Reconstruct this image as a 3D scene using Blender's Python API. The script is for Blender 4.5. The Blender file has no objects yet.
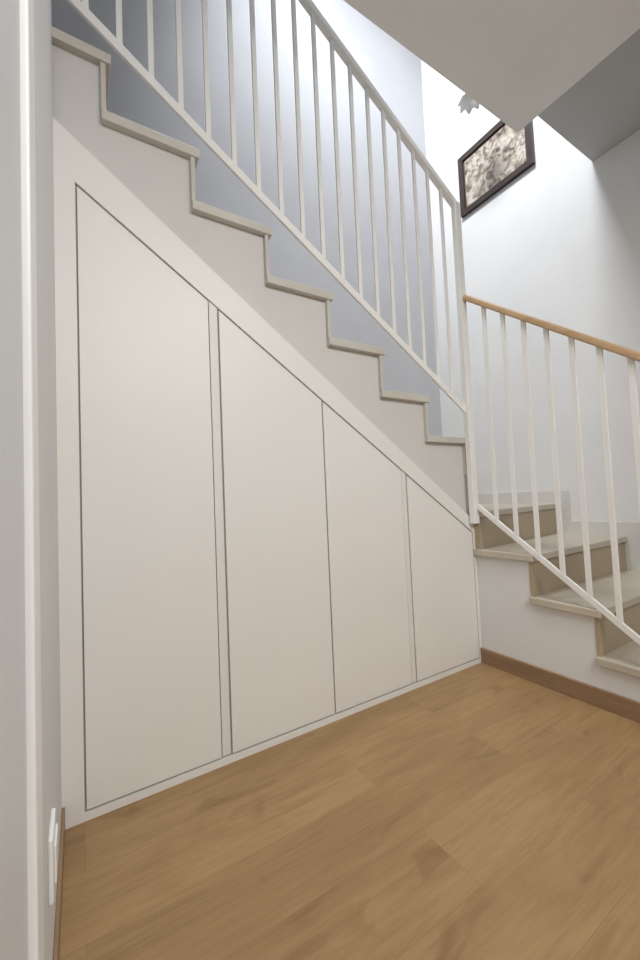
import bpy, bmesh, math
from mathutils import Vector, Matrix

scene = bpy.context.scene
try:
    scene.view_settings.view_transform = 'Standard'
    scene.view_settings.look = 'None'
except Exception:
    pass

# ------------------------------------------------------------------ materials
def new_mat(name):
    m = bpy.data.materials.new(name); m.use_nodes = True
    nt = m.node_tree
    b = nt.nodes.get("Principled BSDF")
    return m, nt, b

def paint(name, col, rough=0.6, bump=0.02, scale=120, var=0.03, metallic=0.0):
    m, nt, b = new_mat(name)
    tc = nt.nodes.new("ShaderNodeTexCoord")
    n = nt.nodes.new("ShaderNodeTexNoise"); n.inputs["Scale"].default_value = 2.5; n.inputs["Detail"].default_value = 4
    nt.links.new(tc.outputs["Object"], n.inputs["Vector"])
    r = nt.nodes.new("ShaderNodeValToRGB")
    r.color_ramp.elements[0].position = 0.3; r.color_ramp.elements[1].position = 0.7
    r.color_ramp.elements[0].color = (*[c*(1-var) for c in col], 1)
    r.color_ramp.elements[1].color = (*[min(1, c*(1+var)) for c in col], 1)
    nt.links.new(n.outputs["Fac"], r.inputs["Fac"])
    nt.links.new(r.outputs["Color"], b.inputs["Base Color"])
    b.inputs["Roughness"].default_value = rough
    b.inputs["Metallic"].default_value = metallic
    if bump > 0:
        n2 = nt.nodes.new("ShaderNodeTexNoise"); n2.inputs["Scale"].default_value = scale; n2.inputs["Detail"].default_value = 3
        nt.links.new(tc.outputs["Object"], n2.inputs["Vector"])
        bp = nt.nodes.new("ShaderNodeBump"); bp.inputs["Strength"].default_value = bump; bp.inputs["Distance"].default_value = 0.01
        nt.links.new(n2.outputs["Fac"], bp.inputs["Height"])
        nt.links.new(bp.outputs["Normal"], b.inputs["Normal"])
    return m

def wood(name, c1, c2, axis_scale, rough=0.4):
    m, nt, b = new_mat(name)
    tc = nt.nodes.new("ShaderNodeTexCoord")
    mp = nt.nodes.new("ShaderNodeMapping"); mp.inputs["Scale"].default_value = axis_scale
    nt.links.new(tc.outputs["Object"], mp.inputs["Vector"])
    n = nt.nodes.new("ShaderNodeTexNoise"); n.inputs["Scale"].default_value = 1.0; n.inputs["Detail"].default_value = 8; n.inputs["Roughness"].default_value = 0.6
    nt.links.new(mp.outputs["Vector"], n.inputs["Vector"])
    r = nt.nodes.new("ShaderNodeValToRGB")
    r.color_ramp.elements[0].position = 0.3; r.color_ramp.elements[1].position = 0.7
    r.color_ramp.elements[0].color = (*c1, 1); r.color_ramp.elements[1].color = (*c2, 1)
    nt.links.new(n.outputs["Fac"], r.inputs["Fac"]); nt.links.new(r.outputs["Color"], b.inputs["Base Color"])
    b.inputs["Roughness"].default_value = rough
    return m

def floor_mat():
    m, nt, b = new_mat("oak_laminate")
    L = nt.links.new
    tc = nt.nodes.new("ShaderNodeTexCoord")
    br = nt.nodes.new("ShaderNodeTexBrick")
    br.offset = 0.37; br.offset_frequency = 2
    br.inputs["Scale"].default_value = 1.0
    br.inputs["Brick Width"].default_value = 1.25
    br.inputs["Row Height"].default_value = 0.19
    br.inputs["Mortar Size"].default_value = 0.0006
    br.inputs["Mortar Smooth"].default_value = 0.3
    br.inputs["Color1"].default_value = (0.0, 0.0, 0.0, 1)
    br.inputs["Color2"].default_value = (1, 1, 1, 1)
    br.inputs["Mortar"].default_value = (0.5, 0.5, 0.5, 1)
    L(tc.outputs["Object"], br.inputs["Vector"])
    off = nt.nodes.new("ShaderNodeVectorMath"); off.operation = 'SCALE'; off.inputs["Scale"].default_value = 7.0
    L(br.outputs["Color"], off.inputs[0])
    add = nt.nodes.new("ShaderNodeVectorMath"); add.operation = 'ADD'
    L(tc.outputs["Object"], add.inputs[0]); L(off.outputs[0], add.inputs[1])
    def noise(scale, detail, rough, dist):
        mp = nt.nodes.new("ShaderNodeMapping"); mp.inputs["Scale"].default_value = scale
        L(add.outputs[0], mp.inputs["Vector"])
        g = nt.nodes.new("ShaderNodeTexNoise"); g.inputs["Scale"].default_value = 1; g.inputs["Detail"].default_value = detail
        g.inputs["Roughness"].default_value = rough; g.inputs["Distortion"].default_value = dist
        L(mp.outputs["Vector"], g.inputs["Vector"]); return g
    def ramp(src, p0, c0, p1, c1):
        r = nt.nodes.new("ShaderNodeValToRGB")
        r.color_ramp.elements[0].position = p0; r.color_ramp.elements[1].position = p1
        r.color_ramp.elements[0].color = (*c0, 1); r.color_ramp.elements[1].color = (*c1, 1)
        L(src, r.inputs["Fac"]); return r
    def mult(a, c, fac):
        mx = nt.nodes.new("ShaderNodeMixRGB"); mx.blend_type = 'MULTIPLY'; mx.inputs["Fac"].default_value = fac
        L(a, mx.inputs["Color1"]); L(c, mx.inputs["Color2"]); return mx
    base = ramp(noise((1.6, 6, 1), 6, 0.6, 0.5).outputs["Fac"], 0.3, (0.305, 0.192, 0.088), 0.7, (0.41, 0.268, 0.130))
    fine = ramp(noise((6, 110, 1), 6, 0.7, 0.2).outputs["Fac"], 0.35, (0.87, 0.85, 0.82), 0.62, (1.02, 1.02, 1.02))
    cath = ramp(noise((2.0, 22, 1), 5, 0.6, 1.5).outputs["Fac"], 0.36, (0.84, 0.81, 0.76), 0.54, (1, 1, 1))
    knot = ramp(noise((4.0, 11, 1), 4, 0.5, 0.9).outputs["Fac"], 0.25, (0.66, 0.60, 0.52), 0.40, (1, 1, 1))
    c = mult(base.outputs["Color"], fine.outputs["Color"], 0.8)
    c = mult(c.outputs["Color"], cath.outputs["Color"], 0.65)
    c = mult(c.outputs["Color"], knot.outputs["Color"], 0.7)
    tone = ramp(br.outputs["Color"], 0.0, (0.96, 0.955, 0.95), 1.0, (1.03, 1.03, 1.03))
    c = mult(c.outputs["Color"], tone.outputs["Color"], 1.0)
    sm = nt.nodes.new("ShaderNodeMixRGB"); sm.blend_type = 'MULTIPLY'
    mul = nt.nodes.new("ShaderNodeMath"); mul.operation = 'MULTIPLY'; mul.inputs[1].default_value = 0.35
    L(br.outputs["Fac"], mul.inputs[0]); L(mul.outputs[0], sm.inputs["Fac"])
    L(c.outputs["Color"], sm.inputs["Color1"]); sm.inputs["Color2"].default_value = (0.45, 0.36, 0.28, 1)
    L(sm.outputs["Color"], b.inputs["Base Color"])
    b.inputs["Roughness"].default_value = 0.48
    b.inputs["Specular IOR Level"].default_value = 0.4
    return m

def art_mat():
    m, nt, b = new_mat("sepia_relief_print")
    L = nt.links.new
    tc = nt.nodes.new("ShaderNodeTexCoord")
    n = nt.nodes.new("ShaderNodeTexNoise"); n.inputs["Scale"].default_value = 15; n.inputs["Detail"].default_value = 7; n.inputs["Roughness"].default_value = 0.6; n.inputs["Distortion"].default_value = 1.1
    L(tc.outputs["Object"], n.inputs["Vector"])
    r = nt.nodes.new("ShaderNodeValToRGB")
    e = r.color_ramp.elements
    e[0].position = 0.36; e[0].color = (0.07, 0.052, 0.042, 1)
    e[1].position = 0.58; e[1].color = (0.56, 0.50, 0.43, 1)
    x = e.new(0.46); x.color = (0.30, 0.245, 0.19, 1)
    L(n.outputs["Fac"], r.inputs["Fac"]); L(r.outputs["Color"], b.inputs["Base Color"])
    b.inputs["Roughness"].default_value = 0.5
    return m

M_WALL = paint("wall_paint_white", (0.77, 0.77, 0.765), 0.75, 0.05, 180)
M_WALL_BACK = paint("wall_back_painted_shade", (0.55, 0.555, 0.58), 0.75, 0.05, 180)  # dim grazing daylight on the back wall is mixed into this grey-blue
M_WALL_L = paint("wall_paint_left", (0.68, 0.69, 0.70), 0.7, 0.05, 180)
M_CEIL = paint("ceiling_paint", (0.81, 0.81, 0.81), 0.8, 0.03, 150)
M_CEIL2 = paint("ceiling_painted_shade", (0.50, 0.51, 0.52), 0.8, 0.03, 150)  # ceiling over the lower flight, its shade put into the colour
M_SIDE = paint("stair_side_painted_shade", (0.67, 0.66, 0.64), 0.7, 0.05, 160)  # darkened to stand for shade on the set-back face above the cupboard
M_CAB = paint("cupboard_lacquer", (0.84, 0.83, 0.805), 0.45, 0.0, 1, 0.01)
M_GAP = paint("cupboard_gap_shade", (0.42, 0.41, 0.385), 0.8, 0.0)  # dark backing colour stands in for shadow inside the door gaps
M_GROOVE = paint("cupboard_groove_lacquer", (0.81, 0.80, 0.775), 0.5, 0.0, 1, 0.01)
M_TREAD = paint("stone_tread", (0.60, 0.57, 0.52), 0.35, 0.02, 90, 0.10)
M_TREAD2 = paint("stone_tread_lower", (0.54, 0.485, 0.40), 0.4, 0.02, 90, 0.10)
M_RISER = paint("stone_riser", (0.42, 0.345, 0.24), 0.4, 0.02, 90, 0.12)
M_SKIRT = paint("stone_skirting", (0.68, 0.67, 0.64), 0.4, 0.02, 90, 0.05)
M_METAL = paint("railing_white_enamel", (0.88, 0.875, 0.86), 0.35, 0.0, 1, 0.0)
M_HAND = wood("oak_handrail", (0.52, 0.34, 0.19), (0.66, 0.46, 0.28), (30, 3, 30), 0.35)
M_BASE = wood("oak_baseboard", (0.25, 0.155, 0.09), (0.34, 0.22, 0.13), (30, 3, 30), 0.45)
M_FLOOR = floor_mat()
M_TRIM = paint("trim_white", (0.84, 0.84, 0.84), 0.4, 0.0, 1, 0.0)
M_DOOR = paint("door_grey_white", (0.66, 0.68, 0.70), 0.45, 0.0, 1, 0.01)
M_PLASTIC = paint("switch_plastic", (0.86, 0.86, 0.85), 0.3, 0.0, 1, 0.0)
M_FRAME = paint("picture_frame_dark", (0.035, 0.020, 0.016), 0.35, 0.0, 1, 0.1)
M_MATB = paint("picture_mount", (0.12, 0.08, 0.065), 0.6, 0.0, 1, 0.05)
M_ART = art_mat()

# ------------------------------------------------------------------ helpers
def obj_from_bm(bm, name, mat, parent=None, bevel=0.0):
    bmesh.ops.recalc_face_normals(bm, faces=bm.faces)
    me = bpy.data.meshes.new(name); bm.to_mesh(me); bm.free()
    o = bpy.data.objects.new(name, me); scene.collection.objects.link(o)
    if isinstance(mat, (list, tuple)):
        for m in mat: me.materials.append(m)
    else:
        me.materials.append(mat)
    if parent: o.parent = parent
    if bevel > 0:
        md = o.modifiers.new("bevel", 'BEVEL'); md.width = bevel; md.segments = 2; md.limit_method = 'ANGLE'
    return o

def add_box(bm, x0, x1, y0, y1, z0, z1, mi=0):
    vs = [bm.verts.new(p) for p in [(x0,y0,z0),(x1,y0,z0),(x1,y1,z0),(x0,y1,z0),(x0,y0,z1),(x1,y0,z1),(x1,y1,z1),(x0,y1,z1)]]
    for f in [(0,1,2,3),(4,5,6,7),(0,1,5,4),(1,2,6,5),(2,3,7,6),(3,0,4,7)]:
        fc = bm.faces.new([vs[i] for i in f]); fc.material_index = mi

def box(name, x0, x1, y0, y1, z0, z1, mat, parent=None, bevel=0.0):
    bm = bmesh.new(); add_box(bm, x0, x1, y0, y1, z0, z1)
    return obj_from_bm(bm, name, mat, parent, bevel)

def add_prism(bm, pts, axis, a, b, mi=0):
    def mk(p, t):
        if axis == 'y': return (p[0], t, p[1])
        if axis == 'x': return (t, p[0], p[1])
        return (p[0], p[1], t)
    A = [bm.verts.new(mk(p, a)) for p in pts]; B = [bm.verts.new(mk(p, b)) for p in pts]
    n = len(pts)
    bm.faces.new(A).material_index = mi; bm.faces.new(B).material_index = mi
    for i in range(n):
        bm.faces.new([A[i], A[(i+1) % n], B[(i+1) % n], B[i]]).material_index = mi

def prism(name, pts, axis, a, b, mat, parent=None, bevel=0.0):
    bm = bmesh.new(); add_prism(bm, pts, axis, a, b)
    return obj_from_bm(bm, name, mat, parent, bevel)

def add_bar(bm, p0, p1, w, t, side):
    p0 = Vector(p0); p1 = Vector(p1); d = (p1-p0).normalized(); s = Vector(side).normalized()
    u = d.cross(s).normalized()
    c = []
    for p in (p0, p1):
        for a, b2 in ((-1,-1),(1,-1),(1,1),(-1,1)):
            c.append(bm.verts.new(p + u*(a*w/2) + s*(b2*t/2)))
    for f in [(0,1,2,3),(4,5,6,7),(0,1,5,4),(1,2,6,5),(2,3,7,6),(3,0,4,7)]:
        bm.faces.new([c[i] for i in f])

def empty(name, loc=(0,0,0)):
    e = bpy.data.objects.new(name, None); e.empty_display_size = 0.1
    scene.collection.objects.link(e); return e

# ------------------------------------------------------------------ key dimensions
XL = -0.056
XR = 1.838
XO = 2.838
YB = 1.05
YF = -4.2
RISE = 0.203
RUN = 0.287
ZC = 2.80
ZC2 = 3.00
ZT = 6.2

# ------------------------------------------------------------------ shell
box("floor", XL-0.2, XO+0.15, YF-0.15, YB+0.15, -0.12, 0.0, M_FLOOR)
box("wall_left", XL-0.12, XL, YF, 0.0, 0.0, ZT, M_WALL_L)
box("wall_right", XO, XO+0.12, YF-0.12, YB+0.12, 0.0, ZT, M_WALL)
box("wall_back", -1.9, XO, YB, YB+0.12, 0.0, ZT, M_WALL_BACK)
box("wall_front", XL-0.12, XO, YF-0.12, YF, 0.0, ZT, M_WALL)
box("wall_stairhead", -2.02, -1.9, 0.0, YB+0.12, 0.0, ZT, M_WALL)
box("wall_stairwell_side", -1.9, XL-0.12, -0.10, 0.0, 0.0, ZT, M_WALL)
bm = bmesh.new()
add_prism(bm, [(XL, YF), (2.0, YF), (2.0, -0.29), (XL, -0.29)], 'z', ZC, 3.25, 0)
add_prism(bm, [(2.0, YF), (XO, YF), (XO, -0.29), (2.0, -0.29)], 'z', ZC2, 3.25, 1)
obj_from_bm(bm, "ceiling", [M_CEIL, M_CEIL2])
box("ceiling_stairwell", -2.02, XO+0.12, YF-0.12, YB+0.12, ZT, ZT+0.1, M_CEIL)

# ------------------------------------------------------------------ staircase
stairs = empty("staircase")
zt0 = 1.214
n = 12
xr = [1.80 - RUN*i for i in range(n+1)]
zt = [zt0 + RISE*i for i in range(n)]
y_side = 0.022
pts = [(XR, 0.0), (XR, 1.0115), (xr[0], 1.0115)]
for i in range(n):
    pts.append((xr[i], zt[i]-0.03)); pts.append((xr[i+1], zt[i]-0.03))
pts.append((xr[n], 0.0))
body = []
for p in pts:
    body.append((max(p[0], -1.88), p[1]))
bm = bmesh.new(); add_prism(bm, body, 'y', y_side, YB)
bmesh.ops.remove_doubles(bm, verts=bm.verts, dist=1e-5)
obj_from_bm(bm, "main_flight_wall", M_SIDE, stairs)
bm = bmesh.new(); bm2 = bmesh.new()
for i in range(n):
    if xr[i+1] < -1.85: break
    add_box(bm, xr[i+1]-0.0, xr[i]+0.03, -0.004, YB, zt[i]-0.034, zt[i])
    add_box(bm2, xr[i]-0.001, xr[i]+0.014, 0.002, YB, zt[i]-RISE, zt[i]-0.034)
obj_from_bm(bm, "main_flight_treads", M_TREAD, stairs, 0.003)
obj_from_bm(bm2, "main_flight_risers", M_TREAD, stairs, 0.002)

yr = [-0.845, -0.565, -0.295, -0.02]
lz = [0.21, 0.405, 0.605, 0.81]
pts = [(-0.845, 0.0)]
for i in range(3):
    pts.append((yr[i], lz[i]-0.03))
    pts.append((yr[i+1] if i < 2 else 0.02, lz[i]-0.03))
pts.append((0.02, 0.0))
prism("lower_flight_wall", pts, 'x', XR, XO, M_WALL, stairs)
YW = 0.09
bm = bmesh.new(); bm2 = bmesh.new()
for i in range(3):
    add_box(bm, XR-0.022, XO, yr[i]-0.03, yr[i+1] if i < 2 else YW+0.03, lz[i]-0.032, lz[i])
for i in range(3):
    add_box(bm2, XR-0.004, XO, yr[i]-0.014, yr[i]+0.001, (lz[i-1] if i else 0.0), lz[i]-0.032)
add_prism(bm2, [(XR-0.004, -0.034), (XO, YW-0.014), (XO, YW+0.03), (XR-0.004, 0.01)], 'z', lz[2], lz[3]-0.032)
obj_from_bm(bm, "lower_flight_treads", M_TREAD2, stairs, 0.003)
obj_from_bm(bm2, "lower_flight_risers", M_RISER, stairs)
bm = bmesh.new()
add_prism(bm, [(XR-0.004, -0.05), (XO, YW-0.03), (XO, YB), (XR-0.004, 0.02)], 'z', lz[3]-0.032, lz[3])
add_prism(bm, [(XR+0.001, 0.024), (XO, YB-0.02), (XO, YB), (XR+0.001, YB)], 'z', 1.011-0.032, 1.011)
obj_from_bm(bm, "winder_treads", M_TREAD2, stairs, 0.003)
bm = bmesh.new()
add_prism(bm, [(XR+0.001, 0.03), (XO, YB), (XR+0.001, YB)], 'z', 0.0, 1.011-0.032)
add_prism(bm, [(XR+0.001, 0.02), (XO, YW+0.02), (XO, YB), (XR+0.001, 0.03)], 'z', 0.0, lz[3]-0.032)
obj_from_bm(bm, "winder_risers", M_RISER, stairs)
bm = bmesh.new()
for i in range(3):
    ye = yr[i+1]-0.015 if i < 2 else YW-0.015
    add_box(bm, XO-0.012, XO, yr[i]-0.03, ye, lz[i], lz[i]+0.085)
    add_box(bm, XO-0.0121, XO, ye-0.085, ye, lz[i]+0.08, lz[i+1]+0.085)
add_box(bm, XO-0.012, XO, YW-0.05, YB, lz[3], lz[3]+0.085)
add_box(bm, XR, XO-0.012, YB-0.012, YB, 1.011, 1.011+0.085)
obj_from_bm(bm, "stair_skirting", M_SKIRT, stairs)

# ------------------------------------------------------------------ under-stair cupboard
cup = empty("under_stair_cupboard")
def zdoor(x): return 1.950 - 0.688*x
def zfr(x): return 2.095 - 0.728*(x)
zb = 0.030
zf = 0.022
seams = [(0.005, 0.410), (0.450, 0.884), (0.890, 1.318), (1.354, 1.813)]
grooves = [(0.414, 0.444), (1.322, 1.349)]
x_end = XR
bm = bmesh.new()
add_prism(bm, [(XL, 0), (0.0, 0), (0.0, zdoor(0)), (0.0, zfr(0)), (XL, zfr(XL))], 'y', 0.0, 0.022)
add_prism(bm, [(0.0, 0), (x_end, 0), (x_end, zf), (0.0, zf)], 'y', 0.0, 0.022)
add_prism(bm, [(0.0, zdoor(0)), (1.818, zdoor(1.818)), (1.818, zfr(1.818)), (0.0, zfr(0))], 'y', 0.0, 0.022)
add_prism(bm, [(1.818, zf), (x_end, zf), (x_end, zfr(x_end)), (1.818, zfr(1.818))], 'y', 0.0, 0.022)
bmesh.ops.remove_doubles(bm, verts=bm.verts, dist=1e-5)
obj_from_bm(bm, "frame", M_CAB, cup)
prism("recess", [(0.0, zf), (1.818, zf), (1.818, zdoor(1.818)), (0.0, zdoor(0))], 'y', 0.010, 0.0215, M_GAP, cup)
for k, (a, b2) in enumerate(seams):
    prism("door_panel_%d" % (k+1), [(a, zb), (b2, zb), (b2, zdoor(b2)-0.009), (a, zdoor(a)-0.009)], 'y', 0.0, 0.0098, M_CAB, cup, 0.0012)
for k, (a, b2) in enumerate(grooves):
    prism("finger_pull_%d" % (k+1), [(a, zb), (b2, zb), (b2, zdoor(b2)-0.004), (a, zdoor(a)-0.004)], 'y', 0.003, 0.0098, M_GROOVE, cup, 0.001)

# ------------------------------------------------------------------ main railing
rail = empty("stair_railing")
yr0 = -0.014
def zbr(x): return 2.545 - 0.657*x
def zhr(x): return 3.690 - 0.642*x
px = 1.812
bm = bmesh.new()
x_lo = XL+0.002
add_bar(bm, (x_lo, yr0, zbr(x_lo)), (px, yr0, zbr(px)), 0.032, 0.012, (0,1,0))
obj_from_bm(bm, "bottom_rail", M_METAL, rail, 0.002)
bm = bmesh.new()
add_bar(bm, (x_lo, yr0, zhr(x_lo)), (px+0.02, yr0, zhr(px+0.02)), 0.030, 0.034, (0,1,0))
obj_from_bm(bm, "top_rail", M_METAL, rail, 0.004)
bm = bmesh.new()
k = 1
while True:
    x = px - 0.012 - 0.098*k
    if x < -0.03: break
    add_box(bm, x-0.0095, x+0.0095, yr0-0.005, yr0+0.005, zbr(x)-0.005, zhr(x)+0.0)
    k += 1
obj_from_bm(bm, "balusters", M_METAL, rail, 0.001)
box("newel_post", px-0.02, px+0.024, -0.036, -0.006, 0.745, zhr(px)+0.005, M_METAL, rail, 0.002)

# ------------------------------------------------------------------ lower railing
rail2 = empty("stair_railing.001")
xp = XR - 0.012
def zb2(y): return 0.865 + 0.758*y
def zh2(y): return 2.015 + 0.775*y
y_end = -1.02
bm = bmesh.new()
add_bar(bm, (xp, -0.037, zb2(-0.037)), (xp, y_end, zb2(y_end)), 0.027, 0.012, (1,0,0))
obj_from_bm(bm, "bottom_rail", M_METAL, rail2, 0.002)
bm = bmesh.new()
add_bar(bm, (xp, -0.037, zh2(-0.037)), (xp, y_end-0.05, zh2(y_end-0.05)), 0.030, 0.045, (1,0,0))
obj_from_bm(bm, "handrail", M_HAND, rail2, 0.008)
bm = bmesh.new()
for k in range(8):
    y = -0.145 - 0.103*k
    add_box(bm, xp-0.005, xp+0.005, y-0.0105, y+0.0105, zb2(y)-0.005, zh2(y)-0.008)
obj_from_bm(bm, "balusters", M_METAL, rail2, 0.001)
box("newel_post", xp-0.015, xp+0.015, y_end-0.02, y_end+0.02, 0.0, zh2(y_end)-0.01, M_METAL, rail2, 0.002)

# ------------------------------------------------------------------ baseboards
box("baseboard_right", XR-0.014, XR, -0.845, 0.0, 0.0, 0.078, M_BASE, None, 0.002)
box("baseboard_left", XL, XL+0.008, -0.82, -0.001, 0.0, 0.065, M_BASE, None, 0.002)

# ------------------------------------------------------------------ left wall door
door = empty("door_1")
yd = -0.885
box("architrave_side", XL, XL+0.014, yd-0.0, yd+0.07, 0.0, 2.12, M_TRIM, door, 0.003)
box("architrave_head", XL, XL+0.014, yd-0.85, yd+0.0, 2.05, 2.12, M_TRIM, door, 0.003)
box("architrave_far", XL, XL+0.014, yd-0.92, yd-0.85, 0.0, 2.12, M_TRIM, door, 0.003)
box("leaf", XL, XL+0.006, yd-0.85, yd-0.002, 0.005, 2.05, M_DOOR, door)

sw = empty("wall_socket")
box("plate", XL, XL+0.008, -0.53, -0.44, 0.23, 0.34, M_PLASTIC, sw, 0.003)
box("insert", XL+0.008, XL+0.012, -0.515, -0.455, 0.252, 0.318, M_PLASTIC, sw, 0.002)

# ------------------------------------------------------------------ framed picture on outer wall
pic = empty("framed_picture")
y0, y1, z0, z1 = 0.06, 0.69, 3.26, 3.77
fw = 0.045
bm = bmesh.new()
add_box(bm, XO-0.03, XO, y0, y1, z0, z0+fw); add_box(bm, XO-0.03, XO, y0, y1, z1-fw, z1)
add_box(bm, XO-0.03, XO, y0, y0+fw, z0+fw, z1-fw); add_box(bm, XO-0.03, XO, y1-fw, y1, z0+fw, z1-fw)
obj_from_bm(bm, "frame", M_FRAME, pic)
box("mount", XO-0.014, XO, y0+fw, y1-fw, z0+fw, z1-fw, M_MATB, pic)
box("print", XO-0.016, XO-0.0141, y0+fw+0.012, y1-fw-0.012, z0+fw+0.012, z1-fw-0.012, M_ART, pic)

# ------------------------------------------------------------------ small pendant lamp in the stair void
lamp = empty("pendant_lamp")
lx, ly, lzz = 2.475, 0.30, 3.765
bm = bmesh.new()
rings = [(0.018, 0.10), (0.045, 0.085), (0.070, 0.05), (0.082, 0.0)]
N = 48
prev = None
for (r, z) in rings:
    ring = []
    for i in range(N):
        a = 2*math.pi*i/N
        sc = 1 + 0.10*(r/0.082)*math.cos(8*a)
        dz = -0.012*(r/0.082)**2*math.cos(8*a)
        ring.append(bm.verts.new((lx+r*sc*math.cos(a), ly+r*sc*math.sin(a), lzz+z+dz)))
    if prev:
        for i in range(N):
            bm.faces.new([prev[i], prev[(i+1) % N], ring[(i+1) % N], ring[i]])
    prev = ring
o = obj_from_bm(bm, "shade", M_PLASTIC, lamp)
md = o.modifiers.new("s", 'SOLIDIFY'); md.thickness = 0.004
for p in o.data.polygons: p.use_smooth = True
box("cord", lx-0.003, lx+0.003, ly-0.003, ly+0.003, lzz+0.09, ZT, M_PLASTIC, lamp)

# ------------------------------------------------------------------ lights
def area(name, loc, target, sx, sy, power, col, spread=None):
    l = bpy.data.lights.new(name, 'AREA'); l.shape = 'RECTANGLE'; l.size = sx; l.size_y = sy; l.energy = power; l.color = col
    if spread: l.spread = spread
    o = bpy.data.objects.new(name, l); scene.collection.objects.link(o)
    o.location = loc
    o.rotation_euler = (Vector(target)-Vector(loc)).to_track_quat('-Z', 'Y').to_euler()
    return o
area("room_light", (0.75, -2.3, 2.70), (0.45, -1.1, 0.3), 1.3, 1.2, 59, (1.0, 0.985, 0.955), math.radians(152))
area("skylight", (0.9, -0.05, 5.5), (2.9, 0.25, 3.0), 0.8, 0.7, 60, (0.93, 0.96, 1.0), math.radians(118))
w = bpy.data.worlds.new("world"); scene.world = w; w.use_nodes = True
w.node_tree.nodes["Background"].inputs["Color"].default_value = (0.8, 0.87, 1, 1)
w.node_tree.nodes["Background"].inputs["Strength"].default_value = 0.3

# ------------------------------------------------------------------ camera
F = 392.3
X = Vector((640, 10, -F)).normalized()
Y = Vector((-240, -28, -F)).normalized()
Z = X.cross(Y).normalized()
Y = Z.cross(X).normalized()
M = Matrix((X, Y, Z))
cd = bpy.data.cameras.new("camera"); cam = bpy.data.objects.new("camera", cd); scene.collection.objects.link(cam)
cd.sensor_fit = 'VERTICAL'; cd.sensor_height = 36; cd.lens = F*36/960
cd.clip_start = 0.01
mw = M.to_4x4(); mw.translation = Vector((0, -1.401, 0.92))
cam.matrix_world = mw
scene.camera = cam
